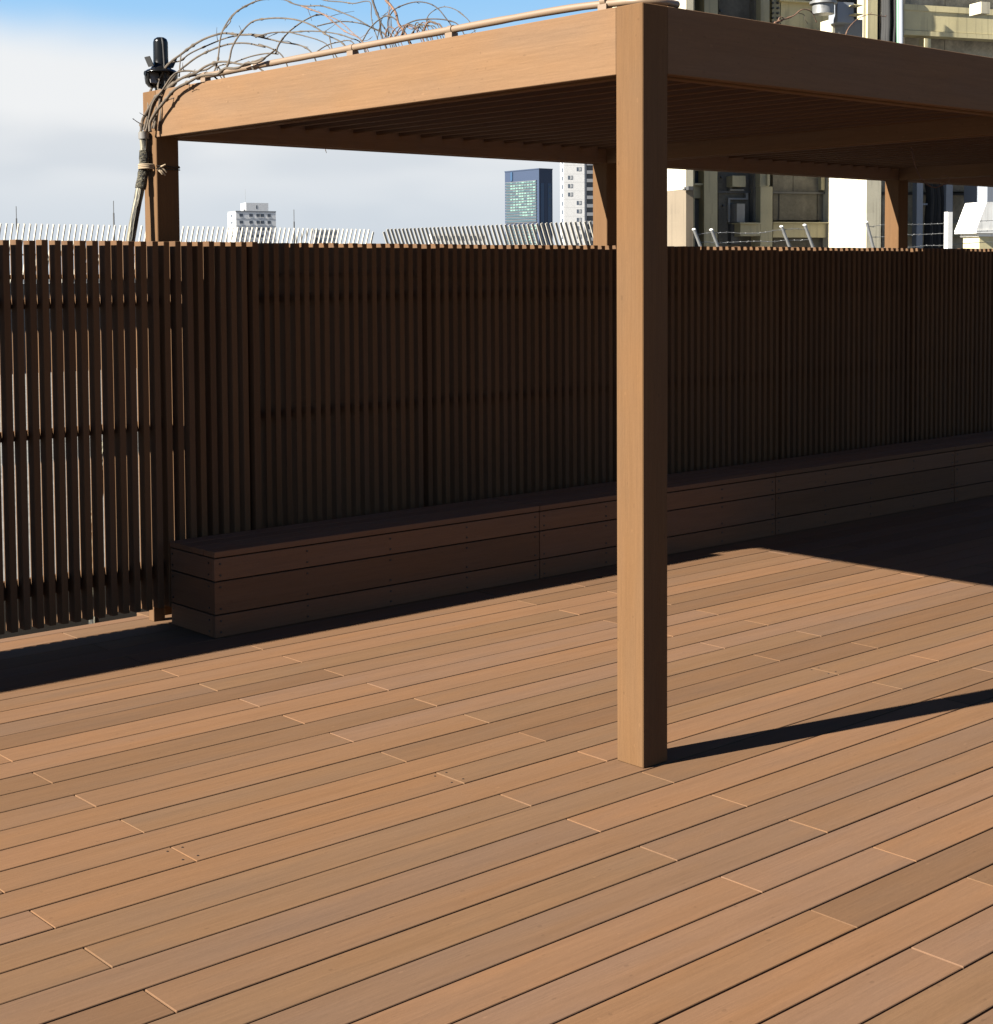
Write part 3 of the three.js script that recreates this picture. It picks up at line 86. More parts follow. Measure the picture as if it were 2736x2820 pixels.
// a box with every edge chamfered; uv runs in metres with u along the grain
function block(lx, ly, lz, b = 0.002, grain = 'x', ou = 0, ov = 0, su = 4.096, sv = 1.228) {
  const h = [lx / 2, ly / 2, lz / 2], P = [], UV = [], g = { x: 0, y: 1, z: 2 }[grain];
  b = Math.min(b, h[0] * 0.45, h[1] * 0.45, h[2] * 0.45);
  const V = (s, k) => [0, 1, 2].map((i) => s[i] * (h[i] - (i === k ? 0 : b)));
  const tri = (a, c, d, nAxis) => {
    const e1 = c.map((v, i) => v - a[i]), e2 = d.map((v, i) => v - a[i]), n = [e1[1] * e2[2] - e1[2] * e2[1], e1[2] * e2[0] - e1[0] * e2[2], e1[0] * e2[1] - e1[1] * e2[0]];
    const mid = [0, 1, 2].map((i) => a[i] + c[i] + d[i]);
    const list = n[0] * mid[0] + n[1] * mid[1] + n[2] * mid[2] < 0 ? [a, d, c] : [a, c, d];
    for (const p of list) {
      P.push(...p);
      const others = [0, 1, 2].filter((i) => i !== nAxis);
      if (nAxis === g) UV.push(ou + p[others[0]] / su * 0.25, ov + p[others[1]] / sv);
      else { const o = others.find((i) => i !== g) ?? others[0]; UV.push(ou + p[g] / su, ov + (p[o] + nAxis * 0.31) / sv); }
    }
  };
  const S = [-1, 1];
  for (let k = 0; k < 3; k++) for (const s of S) {
    const [i, j] = [0, 1, 2].filter((q) => q !== k);
    const q = [[-1, -1], [1, -1], [1, 1], [-1, 1]].map(([a, c]) => { const v = [0, 0, 0]; v[k] = s; v[i] = a; v[j] = c; return V(v, k); });
    tri(q[0], q[1], q[2], k); tri(q[0], q[2], q[3], k);
  }
  for (let k = 0; k < 3; k++) { // the twelve edges, each along axis k
    const [i, j] = [0, 1, 2].filter((q) => q !== k);
    for (const a of S) for (const c of S) {
      const e = (s, face) => { const v = [0, 0, 0]; v[k] = s; v[i] = a; v[j] = c; return V(v, face); };
      const q = [e(-1, i), e(1, i), e(1, j), e(-1, j)];
      tri(q[0], q[1], q[2], i); tri(q[0], q[2], q[3], i);
    }
  }
  for (const a of S) for (const c of S) for (const d of S) tri(V([a, c, d], 0), V([a, c, d], 1), V([a, c, d], 2), 0);
  const geo = new THREE.BufferGeometry();
  geo.setAttribute('position', new THREE.Float32BufferAttribute(P, 3)); geo.setAttribute('uv', new THREE.Float32BufferAttribute(UV, 2)); geo.computeVertexNormals();
  return geo;
}
const span = (x0, x1, y0, y1, z0, z1, b, grain, ou, ov) => block(x1 - x0, y1 - y0, z1 - z0, b, grain, ou, ov).translate((x0 + x1) / 2, (y0 + y1) / 2, (z0 + z1) / 2);
const box = (x0, x1, y0, y1, z0, z1) => { const g = new THREE.BoxGeometry(x1 - x0, y1 - y0, z1 - z0); g.translate((x0 + x1) / 2, (y0 + y1) / 2, (z0 + z1) / 2); metricUV(g); return g; };
function metricUV(g, s = 1 / 2.5) { const p = g.attributes.position, n = g.attributes.normal, uv = g.attributes.uv; for (let i = 0; i < p.count; i++) { const ax = Math.abs(n.getX(i)), ay = Math.abs(n.getY(i)); if (ay > 0.7) uv.setXY(i, p.getX(i) * s, p.getZ(i) * s); else if (ax > 0.7) uv.setXY(i, p.getZ(i) * s, p.getY(i) * s); else uv.setXY(i, p.getX(i) * s, p.getY(i) * s); } }
function tube(points, r0, r1, seg = 6, per = 5, knots = 0, seed = 1) { // a tapering tube through the points, with buds along it
  const c = new THREE.CatmullRomCurve3(points.map((p) => new THREE.Vector3(...p)), false, 'centripetal');
  const n = Math.max(2, (points.length - 1) * per), g = new THREE.TubeGeometry(c, n, 1, seg, false), pos = g.attributes.position, r = rng(seed);
  const bud = Array.from({ length: n + 1 }, () => 1 + (r() < knots ? 0.55 + r() * 0.4 : r() * 0.12));
  const centres = c.getSpacedPoints(n);
  for (let i = 0; i <= n; i++) for (let j = 0; j <= seg; j++) {
    const k = i * (seg + 1) + j, q = centres[i], rad = (r0 + (r1 - r0) * i / n) * bud[i];
    pos.setXYZ(k, q.x + (pos.getX(k) - q.x) * rad, q.y + (pos.getY(k) - q.y) * rad, q.z + (pos.getZ(k) - q.z) * rad);
  }
  g.computeVertexNormals(); return g;
}
function rod(a, b, r, seg = 10) { const A = new THREE.Vector3(...a), Bv = new THREE.Vector3(...b), d = Bv.clone().sub(A), g = new THREE.CylinderGeometry(r, r, d.length(), seg); g.applyQuaternion(new THREE.Quaternion().setFromUnitVectors(new THREE.Vector3(0, 1, 0), d.clone().normalize())); g.translate((A.x + Bv.x) / 2, (A.y + Bv.y) / 2, (A.z + Bv.z) / 2); return g; }

// ---------------------------------------------------------------- materials
function texture(w, h, fn, srgb = true) {
  const d = new Uint8Array(w * h * 4);
  for (let y = 0; y < h; y++) for (let x = 0; x < w; x++) { const c = fn(x, y), o = (y * w + x) * 4; d[o] = Math.max(0, Math.min(255, c[0])); d[o + 1] = Math.max(0, Math.min(255, c[1])); d[o + 2] = Math.max(0, Math.min(255, c[2])); d[o + 3] = 255; }
  const t = new THREE.DataTexture(d, w, h); t.wrapS = t.wrapT = THREE.RepeatWrapping; t.magFilter = THREE.LinearFilter; t.minFilter = THREE.LinearMipmapLinearFilter; t.generateMipmaps = true; if (srgb) t.colorSpace = THREE.SRGBColorSpace; t.needsUpdate = true; return t;
}
// wood-plastic boards: fine brushed streaks along u, pale wear, faint stains and scratches (4.1 m x 1.23 m)
const GW = 2048, GH = 1024, streak = new Float32Array(GW * GH), scuff = new Float32Array(GW * GH);
for (let y = 0; y < GH; y++) for (let x = 0; x < GW; x++) {
  const a = noise2(x / 26, y / 1.6, 79, 640), b = noise2(x / 90 + 5, y / 4.2, 23, 244), c = noise2(x / 7 + 9, y / 1.1, 293, 931), e = noise2(x / 300 + 2, y / 22, 7, 47);
  streak[y * GW + x] = (a - 0.5) * 0.42 + (b - 0.5) * 0.5 + (c - 0.5) * 0.30 + (e - 0.5) * 0.35;
}
{ // scratches and rubbed marks with an outline of their own
  const r = rng(5);
  for (let k = 0; k < 260; k++) {
    let x = r() * GW, y = r() * GH, a = (r() - 0.5) * 1.7, len = 14 + r() * 95; const s = (r() < 0.6 ? -1 : 1) * (0.25 + r() * 0.5);
    for (let i = 0; i < len; i++) { x += Math.cos(a); y += Math.sin(a) * 1.6; a += (r() - 0.5) * 0.06; const o = ((Math.round(y) + GH * 4) % GH) * GW + ((Math.round(x) + GW * 4) % GW); scuff[o] += s * Math.sin(Math.PI * i / len); }
  }
  for (let k = 0; k < 260; k++) { const cx = r() * GW, cy = r() * GH, rx = 1.2 + r() * 3, ry = 1 + r() * 3, s = r() < 0.7 ? -0.9 : 0.8; for (let j = -5; j <= 5; j++) for (let i = -5; i <= 5; i++) if ((i / rx) ** 2 + (j / ry) ** 2 < 1) scuff[((Math.round(cy) + j + GH) % GH) * GW + ((Math.round(cx) + i + GW) % GW)] += s; }
  for (let k = 0; k < 26; k++) { const cx = r() * GW, cy = r() * GH, rx = 40 + r() * 130, ry = 22 + r() * 60, s = (r() - 0.5) * 0.9, q = r() * 200; for (let j = -100; j <= 100; j++) for (let i = -190; i <= 190; i++) { const d = (i / rx) ** 2 + (j / ry) ** 2 + (noise2(i / 17 + q, j / 13 + q) - 0.5) * 1.1; if (d < 1) scuff[((Math.round(cy) + j + GH * 2) % GH) * GW + ((Math.round(cx) + i + GW * 2) % GW)] += s * 0.35 * sstep(1, 0.55, d); } }
}
const boardMap = texture(GW, GH, (x, y) => { const o = y * GW + x, s = streak[o] * 21 + scuff[o] * 19 + (lattice[(x * 7919 + y * 104729) & 65535] - 0.5) * 9, t = (noise2(x / 160, y / 60 + 40, 13, 17) - 0.5) * 16 + (noise2(x / 55 + 3, y / 30 + 20, 38, 35) - 0.5) * 8; return [229 + s + t * 0.45, 228 + s + t * 0.1, 227 + s - t * 0.55]; });
const boardBump = texture(1024, 512, (x, y) => { const v = 128 + streak[(y * 2) * GW + x * 2] * 110; return [v, v, v]; }, false);
function wood(r, g, b, rough = 0.88) { return new THREE.MeshPhysicalMaterial({ color: new THREE.Color().setRGB(r, g, b), map: boardMap, bumpMap: boardBump, bumpScale: 0.0011, roughness: rough, specularIntensity: 0.2 }); }
const BR = [0.1175, 0.0655, 0.0352];
const deckTones = [[1, 1, 1], [1.13, 1.09, 1.06], [0.9, 0.9, 0.88], [1.06, 1.08, 1.17], [0.86, 0.845, 0.82], [0.97, 0.99, 0.98], [1.08, 1.05, 1.0], [0.93, 0.97, 1.05]].map(([a, b, c]) => wood(BR[0] * a, BR[1] * b, BR[2] * c));
const M = {
  post: wood(0.1, 0.055, 0.0257), beam: wood(0.134, 0.0795, 0.0435), slat: wood(0.098, 0.054, 0.027), slat2: wood(0.084, 0.0465, 0.024), slat3: wood(0.092, 0.052, 0.028), rafter: wood(0.105, 0.057, 0.028),
};
const grain = texture(512, 512, (x, y) => { const a = noise2(x / 40, y / 40, 13, 13), b = noise2(x / 8 + 3, y / 8, 64, 64), c = noise2(x / 2.5, y / 2.5, 205, 205), d = noise2(x / 14 + 9, y / 120, 37, 4), v = 214 + (a - 0.5) * 46 + (b - 0.5) * 26 + (c - 0.5) * 20 + (d - 0.5) * 26; return [v, v * 0.99, v * 0.97]; });
const paintMap = texture(512, 512, (x, y) => { const a = noise2(x / 60, y / 60, 9, 9), c = noise2(x / 3, y / 3, 171, 171), d = noise2(x / 6 + 3, y / 110 + 5, 85, 5), v = 236 + (a - 0.5) * 18 + (c - 0.5) * 8 - sstep(0.62, 0.9, d) * 22; return [v, v * 0.992, v * 0.975]; });
const barkMap = texture(256, 256, (x, y) => { const a = noise2(x / 5, y / 22, 51, 12), b = noise2(x / 2, y / 6, 128, 43), c = noise2(x / 18, y / 14 + 4, 14, 18), v = 178 + (a - 0.5) * 90 + (b - 0.5) * 60 + sstep(0.55, 0.75, c) * 34; return [v, v * 0.97, v * 0.88]; });
const trunkMap = texture(256, 256, (x, y) => { const a = noise2(x / 9, y / 9, 28, 28), b = noise2(x / 3, y / 5, 85, 51), v = 70 + sstep(0.42, 0.62, a * 0.6 + b * 0.45) * 170 + (b - 0.5) * 50; return [v, v * 0.98, v * 0.9]; });
const flat = (r, g, b, rough, extra = {}) => new THREE.MeshStandardMaterial({ color: new THREE.Color().setRGB(r, g, b), roughness: rough, ...extra });
Object.assign(M, {
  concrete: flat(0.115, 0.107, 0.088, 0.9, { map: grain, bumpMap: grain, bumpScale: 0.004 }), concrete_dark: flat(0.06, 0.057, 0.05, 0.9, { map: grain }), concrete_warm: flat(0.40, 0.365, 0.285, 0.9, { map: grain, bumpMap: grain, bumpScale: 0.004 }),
  cream: flat(0.27, 0.245, 0.155, 0.6, { map: paintMap }), cream_light: flat(0.50, 0.44, 0.255, 0.6, { map: paintMap }), cream_wall: flat(0.135, 0.108, 0.075, 0.8, { map: paintMap }), white_paint: flat(0.42, 0.39, 0.30, 0.7, { map: paintMap }), white_metal: flat(0.74, 0.74, 0.72, 0.5, { map: paintMap }),
  grey_paint: flat(0.17, 0.17, 0.165, 0.6, { map: paintMap }), dark_steel: flat(0.035, 0.035, 0.035, 0.6), blue_steel: flat(0.15, 0.165, 0.19, 0.5), green_paint: flat(0.12, 0.25, 0.16, 0.5), black_rubber: flat(0.006, 0.006, 0.006, 0.8), glass: flat(0.03, 0.035, 0.045, 0.08),
  galvanised: flat(0.17, 0.175, 0.18, 0.45, { metalness: 0.4, map: paintMap }),
  fin: flat(0.30, 0.285, 0.25, 0.6, { map: paintMap }), black: new THREE.MeshPhysicalMaterial({ color: new THREE.Color().setRGB(0.004, 0.004, 0.004), roughness: 0.22, specularIntensity: 0.45 }), reflector: flat(0.22, 0.21, 0.2, 0.35, { metalness: 0.4 }),
  vine_bark: flat(0.088, 0.068, 0.053, 0.85, { map: barkMap }), vine_pink: flat(0.17, 0.10, 0.075, 0.85, { map: barkMap }), vine_dark: flat(0.05, 0.036, 0.032, 0.85, { map: barkMap }), vine_red: flat(0.16, 0.085, 0.055, 0.85, { map: barkMap }),
  trunk: flat(0.17, 0.16, 0.135, 0.75, { map: trunkMap, bumpMap: trunkMap, bumpScale: 0.006 }), wrap: flat(0.055, 0.05, 0.036, 0.95, { map: trunkMap, bumpMap: barkMap, bumpScale: 0.006 }), rope: flat(0.20, 0.15, 0.095, 0.9), tape: flat(0.10, 0.094, 0.086, 0.45), pipe: flat(0.118, 0.08, 0.05, 0.5), strap: flat(0.6, 0.58, 0.5, 0.5),
  screw: flat(0.02, 0.018, 0.018, 0.45, { metalness: 0.5 }), under: flat(0.03, 0.026, 0.023, 0.95), roof: flat(0.13, 0.125, 0.115, 0.95, { map: grain }), city: flat(0.16, 0.16, 0.155, 0.95),
});

// ---------------------------------------------------------------- the setting
{
  const g = new THREE.PlaneGeometry(9000, 9000); g.rotateX(-Math.PI / 2); g.translate(0, -30, 0);
  setting('city_ground', shade(new THREE.Mesh(g, M.city)));
  setting('roof_terrace', shade(new THREE.Mesh(box(-34, 46, -3.5, -0.35, -33.2, 14), M.roof)));
  const base = setting('deck_base', shade(new THREE.Mesh(box(-5.2, 14.2, -0.345, -0.06, -7.93, 5.2), M.under)));
}
{ const g = new THREE.PlaneGeometry(18.6, 1.28, 160, 16); g.rotateX(-Math.PI / 2); const p = g.attributes.position; for (let i = 0; i < p.count; i++) p.setY(i, (noise2(p.getX(i) * 9, p.getZ(i) * 9) - 0.5) * 0.022); g.translate(4.4, -0.04, -7.28); g.computeVertexNormals(); setting('dark_shade_bed', shade(new THREE.Mesh(g, new THREE.MeshPhysicalMaterial({ color: new THREE.Color().setRGB(0.006, 0.0048, 0.0036), roughness: 1, specularIntensity: 0.05 })))); }  // added unseen bed, near black in place of the shade under the fence
const deck = setting('deck', new THREE.Group());
{
  const Z0 = -5.7154, PITCH = 0.15, r = rng(21), geos = new Map(), spare = [];
  const plank = (len, wide) => { const k = len.toFixed(3) + (wide ?? ''), v = Math.floor(r() * 5), key = k + '_' + v; if (!geos.has(key)) geos.set(key, block(len, 0.025, wide ?? 0.1435, 0.0016, 'x', r(), r())); return geos.get(key); };
  const screwGeo = new THREE.CylinderGeometry(0.0034, 0.0034, 0.003, 8);
  for (let k = -7; k <= 71; k++) {
    const z = Z0 + PITCH * (k + 0.5), odd = ((k % 2) + 2) % 2 === 1;
    let cuts = [];
    if (odd) for (let x = 1.72 - 1.98 * 4; x < 16; x += 1.975) cuts.push(x);
    else if (k <= 12) cuts = [-5.73, -3.75, -1.77, 0.21, 2.195, 3.175, 5.165, 7.14, 9.115, 11.09, 13.065, 15.04];
    else for (let x = 3.215 - 1.98 * 5; x < 16; x += 1.975) cuts.push(x);
    if (k === -7) cuts = [-5, -3.02, -1.04, 0.94, 1.9, 3.63, 5.6, 7.57, 9.55, 11.5, 13.5];
    for (let i = 0; i + 1 < cuts.length; i++) {
      const a = cuts[i] + 0.002, b = cuts[i + 1] - 0.002, narrow = k === -7 && b < 3.64;
      if (b < -5 || a > 13.6) continue;
      const seen = b > 1.0 && a < 11.2 && k <= 33 && (k >= -6 || a < 4.5) && !(k > 12 && a > 9.5) && !(k > 24 && a > 5.5);
      const tone = deckTones[Math.floor(r() * deckTones.length)], geo = plank(b - a, narrow ? 0.07 : undefined), zz = narrow ? z + 0.036 : z, dy = (r() - 0.5) * 0.0012 - 0.0125;
      if (seen) { const o = part('plank', geo, tone, deck); o.position.set((a + b) / 2, dy, zz); if (k === 12 && a > 0 && a < 6) for (const sx of [a + 0.022, b - 0.022]) for (const sz of [-0.045, 0.04]) { const s = part('screw', screwGeo, M.screw, o); s.position.set(sx - (a + b) / 2, 0.0122, sz); } }
      else spare.push(geo.clone().translate((a + b) / 2, dy, zz));
    }
  }
  const rest = part('plank_field', mergeGeometries(spare), deckTones[0], deck); rest.userData.kind = 'stuff';
}

// ---------------------------------------------------------------- slat fence, panel by panel
{
  const starts = [[-2.313, -6.43], [-0.810, -6.43], [0.693, -6.43], [2.196, -6.43], [4.133, -6.5565], [5.291, -6.5565], [6.814, -6.5565], [8.337, -6.5565], [9.860, -6.5565], [11.383, -6.5565]];
  const labels = ['dark slat fence panel farthest left along the deck, out past the gap-lit slats', 'slat fence panel two left of the vine post', 'slat fence panel left of the leftmost panel whose slats let light through', 'slat fence panel with light showing between its slats, left of the bench end', 'slat fence panel behind the bench end, right of the panel letting light through', 'dark slat fence panel left of the near pergola post, second behind the bench', 'dark slat fence panel directly right of the near pergola post', 'dark slat fence panel below the bright white wall, fourth along the bench', 'dark slat fence panel below the black cables at the right edge', 'slat fence panel at the far right end, past the last bench joint'];
  const r = rng(9), slatGeo = [0, 1, 2, 3, 4].map(() => block(0.03, 1.705, 0.059, 0.0015, 'y', r(), r()));
  const rail = block(1.535, 0.045, 0.03, 0.002, 'x', 0.3, 0.2), low = block(1.535, 0.082, 0.03, 0.002, 'x', 0.6, 0.4), thin = block(1.535, 0.02, 0.02, 0.001, 'x', 0.1, 0.7), postGeo = block(0.06, 1.75, 0.045, 0.002, 'y', 0.2, 0.1), sunBlockPost = block(0.04, 1.784, 0.126, 0.002, 'y', 0.2, 0.1);
  starts.forEach(([s, zf], i) => {
    const t = thing('fence_panel', labels[i], 'fence panel', 'slat fence panels along the back of the deck', [s, 0, zf]);
    const pitch = i < 4 ? 0.0597 : 0.0607;
    for (let k = 0; k < (i === 3 ? 33 : i === 4 ? 19 : 25); k++) { const o = part('slat', slatGeo[Math.floor(r() * 5)], [M.slat, M.slat, M.slat2, M.slat3][Math.floor(r() * 4)], t); o.position.set(0.015 + k * pitch + (r() - 0.5) * 0.003, 0.0815 + 0.8525 + (r() - 0.5) * 0.004, -0.0295 + (r() - 0.5) * 0.0015); o.rotation.z = (r() - 0.5) * 0.0014; }
    for (const [g, y, z] of [[rail, 1.508, -0.0755], [thin, 1.626, -0.0705], [rail, 0.93, -0.0755], [low, 0.254, -0.0755]]) { const o = part('rail', g, M.slat2, t); o.position.set(0.735, y, z); }
    const p = part('post', i === 4 ? sunBlockPost : postGeo, M.slat, t); if (i === 3) part('post', postGeo, M.slat, t).position.set(1.428, 0.8755, -0.114); p.position.set(i === 4 ? -0.03 : -0.034, i === 4 ? 0.8925 : 0.8755, i === 4 ? 0.0025 : -0.114);  // deep post added at the step between panels to block sun on the bench
  });
}

// ---------------------------------------------------------------- pergola
{
  const t = thing('pergola', 'brown timber pergola with slatted roof standing over the deck', 'pergola');
  const X = [3.703, 6.73, 9.757, 12.784], ZF = [-3.598, -3.478], ZB = [-6.736, -6.616], T = 0.12;
  X.forEach((x, i) => { for (const z of [ZF, ZB]) { const o = part('post', span(x, x + T, 0.0005, 2.5, z[0], z[1], 0.003, 'y', 0.13 * i, 0.21 * i + (z === ZF ? 0 : 0.5)), M.post, t); } });
  const beamX = (x0, x1, z0, z1, n) => { const b = part('beam', span(x0, x1, 2.28, 2.4995, z1 - 0.04, z1 - 0.0015, 0.002, 'x', n * 0.37, n * 0.23), M.beam, t); part('inner_board', span(x0, x1, 2.28, 2.4985, z0 + 0.0015, z0 + 0.04, 0.002, 'x', n * 0.17, n * 0.43), M.beam, b); part('web', span(x0, x1, 2.305, 2.49, z0 + 0.041, z1 - 0.041, 0.001, 'x', 0, 0), M.slat2, b); };
  const beamZ = (z0, z1, x0, x1, n) => { const b = part('beam', span(x0 + 0.0015, x0 + 0.04, 2.28, 2.4995, z0, z1, 0.002, 'z', n * 0.31, n * 0.27), M.beam, t); part('inner_board', span(x1 - 0.04, x1 - 0.0015, 2.28, 2.4985, z0, z1, 0.002, 'z', n * 0.11, n * 0.53), M.beam, b); part('web', span(x0 + 0.041, x1 - 0.041, 2.305, 2.49, z0, z1, 0.001, 'z', 0, 0), M.slat2, b); };
  for (let i = 0; i < 3; i++) { beamX(X[i] + T + 0.0006, X[i + 1] - 0.0006, ZF[0], ZF[1], i + 1); beamX(X[i] + T + 0.0006, X[i + 1] - 0.0006, ZB[0], ZB[1], i + 5); }
  for (let i = 0; i < 4; i++) beamZ(ZB[1] + 0.0006, ZF[0] - 0.0006, X[i], X[i] + T, i + 2);
  const r = rng(3), gs = [0, 1, 2, 3].map(() => block(0.03, 0.1, 3.016, 0.0015, 'z', r(), r()));
  for (let k = -3; k < 60; k++) { const x = 4.418 + 0.15 * k; if (x > 12.72 || X.some((p) => x > p - 0.02 && x < p + T + 0.02)) continue; const o = part('rafter', gs[k & 3], M.rafter, t); o.position.set(x, 2.41, -5.107); }
}
{ // handrail-like pipe clipped along the top of the left beam
  const t = thing('conduit_pipe', 'thin brown pipe clipped along the top of the sunlit left pergola beam', 'pipe');
  part('pipe', tube([[3.757, 2.536, -6.32], [3.757, 2.538, -5.6], [3.758, 2.538, -4.6], [3.758, 2.535, -3.85], [3.76, 2.526, -3.66], [3.765, 2.518, -3.53], [3.82, 2.516, -3.5], [3.9, 2.516, -3.51]], 0.0128, 0.0128, 12, 6), M.pipe, t);
  for (const z of [-6.25, -5.12, -4.5, -3.7]) { const c = part('clamp', rod([3.757, 2.5375, z - 0.012], [3.757, 2.5375, z + 0.012], 0.0165, 14), M.pipe, t); part('clamp_foot', box(3.742, 3.772, 2.5, 2.526, z - 0.02, z + 0.02), M.pipe, c); }
  part('strap', rod([3.757, 2.5365, -5.845], [3.757, 2.5365, -5.835], 0.0152, 14), M.strap, t);
}

// ---------------------------------------------------------------- box bench
{
  const t = thing('bench', 'long low boarded box bench against the slat fence, in shadow', 'bench');
  const xs = [3.625, 5.6135, 7.6, 9.585, 11.58], rows = [[0.26, 0.36], [0.108, 0.254], [0.003, 0.102]], r = rng(14);
  const tone = (a) => wood(BR[0] * a * 1.15, BR[1] * a * 1.12, BR[2] * a * (1.05 + 0.3 * r())), tones = [tone(1.08), tone(0.92), tone(1), tone(0.85)];
  const screw = new THREE.CylinderGeometry(0.005, 0.005, 0.004, 8); screw.rotateX(Math.PI / 2); const screwX = new THREE.CylinderGeometry(0.005, 0.005, 0.004, 8); screwX.rotateZ(Math.PI / 2);
  part('carcass', box(3.66, 11.55, 0.01, 0.355, -6.405, -6.056), M.under, t);
  for (let s = 0; s < 4; s++) {
    const a = xs[s] + (s ? 0.0025 : 0), b = xs[s + 1] - 0.0025;
    for (let q = 0; q < 4; q++) { const z1 = -6.02 - q * 0.1005; part('seat_board', span(a, b, 0.366, 0.393 - r() * 0.001, z1 - 0.0955, z1, 0.002, 'x', r(), r()), tones[Math.floor(r() * 4)], t); }
    rows.forEach(([y0, y1], i) => {
      const o = part('front_board', span(a, b, y0, y1, -6.048, -6.0225 - r() * 0.001, 0.002, 'x', r(), r()), tones[i === 0 ? 0 : i === 1 ? 3 - (s & 1) : 1], t);
      for (const x of [a + 0.03, a + 0.5, a + 0.99, a + 1.48, b - 0.03]) for (const y of [y0 + 0.024, y1 - 0.024]) { const k = part('screw', screw, M.screw, o); k.position.set(x, y, -6.0215); }
    });
  }
  rows.forEach(([y0, y1], i) => { const o = part('end_board', span(3.6275, 3.653, y0, y1, -6.415, -6.0495, 0.002, 'z', r(), r()), tones[(i + 2) % 4], t); for (const z of [-6.395, -6.075]) for (const y of [y0 + 0.024, y1 - 0.024]) { const k = part('screw', screwX, M.screw, o); k.position.set(3.6265, y, z); } });
}

// ---------------------------------------------------------------- climbing vine on the rear left post
{
  const t = thing('climbing_vine', 'bare climbing vine tied to the rear left pergola post, arching over the roof', 'vine');
  part('trunk', tube([[3.44, -0.33, -6.83], [3.45, 0.5, -6.8], ...D.trunk], 0.025, 0.0185, 12, 8, 0, 8), M.trunk, t);
  part('bark_wrap', tube([[3.652, 2.04, -6.68], [3.665, 2.1, -6.68], [3.674, 2.16, -6.68], [3.675, 2.22, -6.68]], 0.025, 0.0225, 14, 5, 0, 2), M.wrap, t);
  part('tape', rod([3.675, 2.275, -6.68], [3.674, 2.305, -6.68], 0.026, 14), M.tape, t);
  const tie = part('rope_tie', mergeGeometries([0, 1, 2].map((k) => { const g = new THREE.TorusGeometry(0.036, 0.0045, 6, 20); g.scale(1.1, 1, 1); g.rotateX(Math.PI / 2); g.translate(3.685, 2.135 + k * 0.0085, -6.672); return g; })), M.rope, t);
  part('rope_knot', mergeGeometries([[[3.715, 2.135, -6.625], [3.735, 2.13, -6.606], [3.748, 2.115, -6.601]], [[3.715, 2.135, -6.625], [3.73, 2.145, -6.604], [3.742, 2.152, -6.6]], [[3.712, 2.13, -6.62], [3.724, 2.118, -6.604], [3.74, 2.1, -6.598]], [[3.71, 2.14, -6.63], [3.716, 2.12, -6.606], [3.726, 2.106, -6.6]]].map((p) => tube(p, 0.006, 0.004, 6, 4))), M.rope, tie);
  part('rope_band', mergeGeometries([tube([[3.70, 2.145, -6.612], [3.76, 2.143, -6.612], [3.826, 2.14, -6.612]], 0.003, 0.003, 6, 3), tube([[3.70, 2.132, -6.612], [3.76, 2.131, -6.612], [3.826, 2.13, -6.612]], 0.003, 0.003, 6, 3), tube([[3.826, 2.145, -6.62], [3.828, 2.137, -6.66], [3.827, 2.13, -6.7]], 0.005, 0.005, 6, 3)]), M.vine_dark, tie);
  const stem = (pts, r0, r1, seed) => {
    const gs = [tube(pts, r0, r1, 7, 6, 0.08, seed)], r = rng(seed * 31), c = new THREE.CatmullRomCurve3(pts.map((p) => new THREE.Vector3(...p)), false, 'centripetal'), len = c.getLength(), n = Math.floor(len * 8);
    for (let k = 0; k < n; k++) {
      const u = 0.08 + r() * 0.9, p = c.getPointAt(u), d = c.getTangentAt(u), rad = r0 + (r1 - r0) * u, L = r() < 0.1 ? 0.02 + r() * 0.05 : 0.004 + r() * 0.008;
      const o = new THREE.Vector3(r() - 0.5, r() - 0.35, r() - 0.5).normalize().multiplyScalar(L).addScaledVector(d, L * 0.6), o2 = o.clone().addScaledVector(new THREE.Vector3(r() - 0.5, r() - 0.5, r() - 0.5), L * 0.5);
      gs.push(tube([[p.x, p.y, p.z], [p.x + o.x * 0.5, p.y + o.y * 0.5, p.z + o.z * 0.5], [p.x + o2.x, p.y + o2.y, p.z + o2.z]], Math.max(rad * 0.55, 0.0011), 0.0008, 5, 2, 0.2, k + 1));
    }
    return mergeGeometries(gs);
  };
  D.vines.forEach(([pts, r0, r1, m], i) => part('stem', stem(pts, r0 * 0.88, r1 * 0.88, i + 3), M[m], t));
}

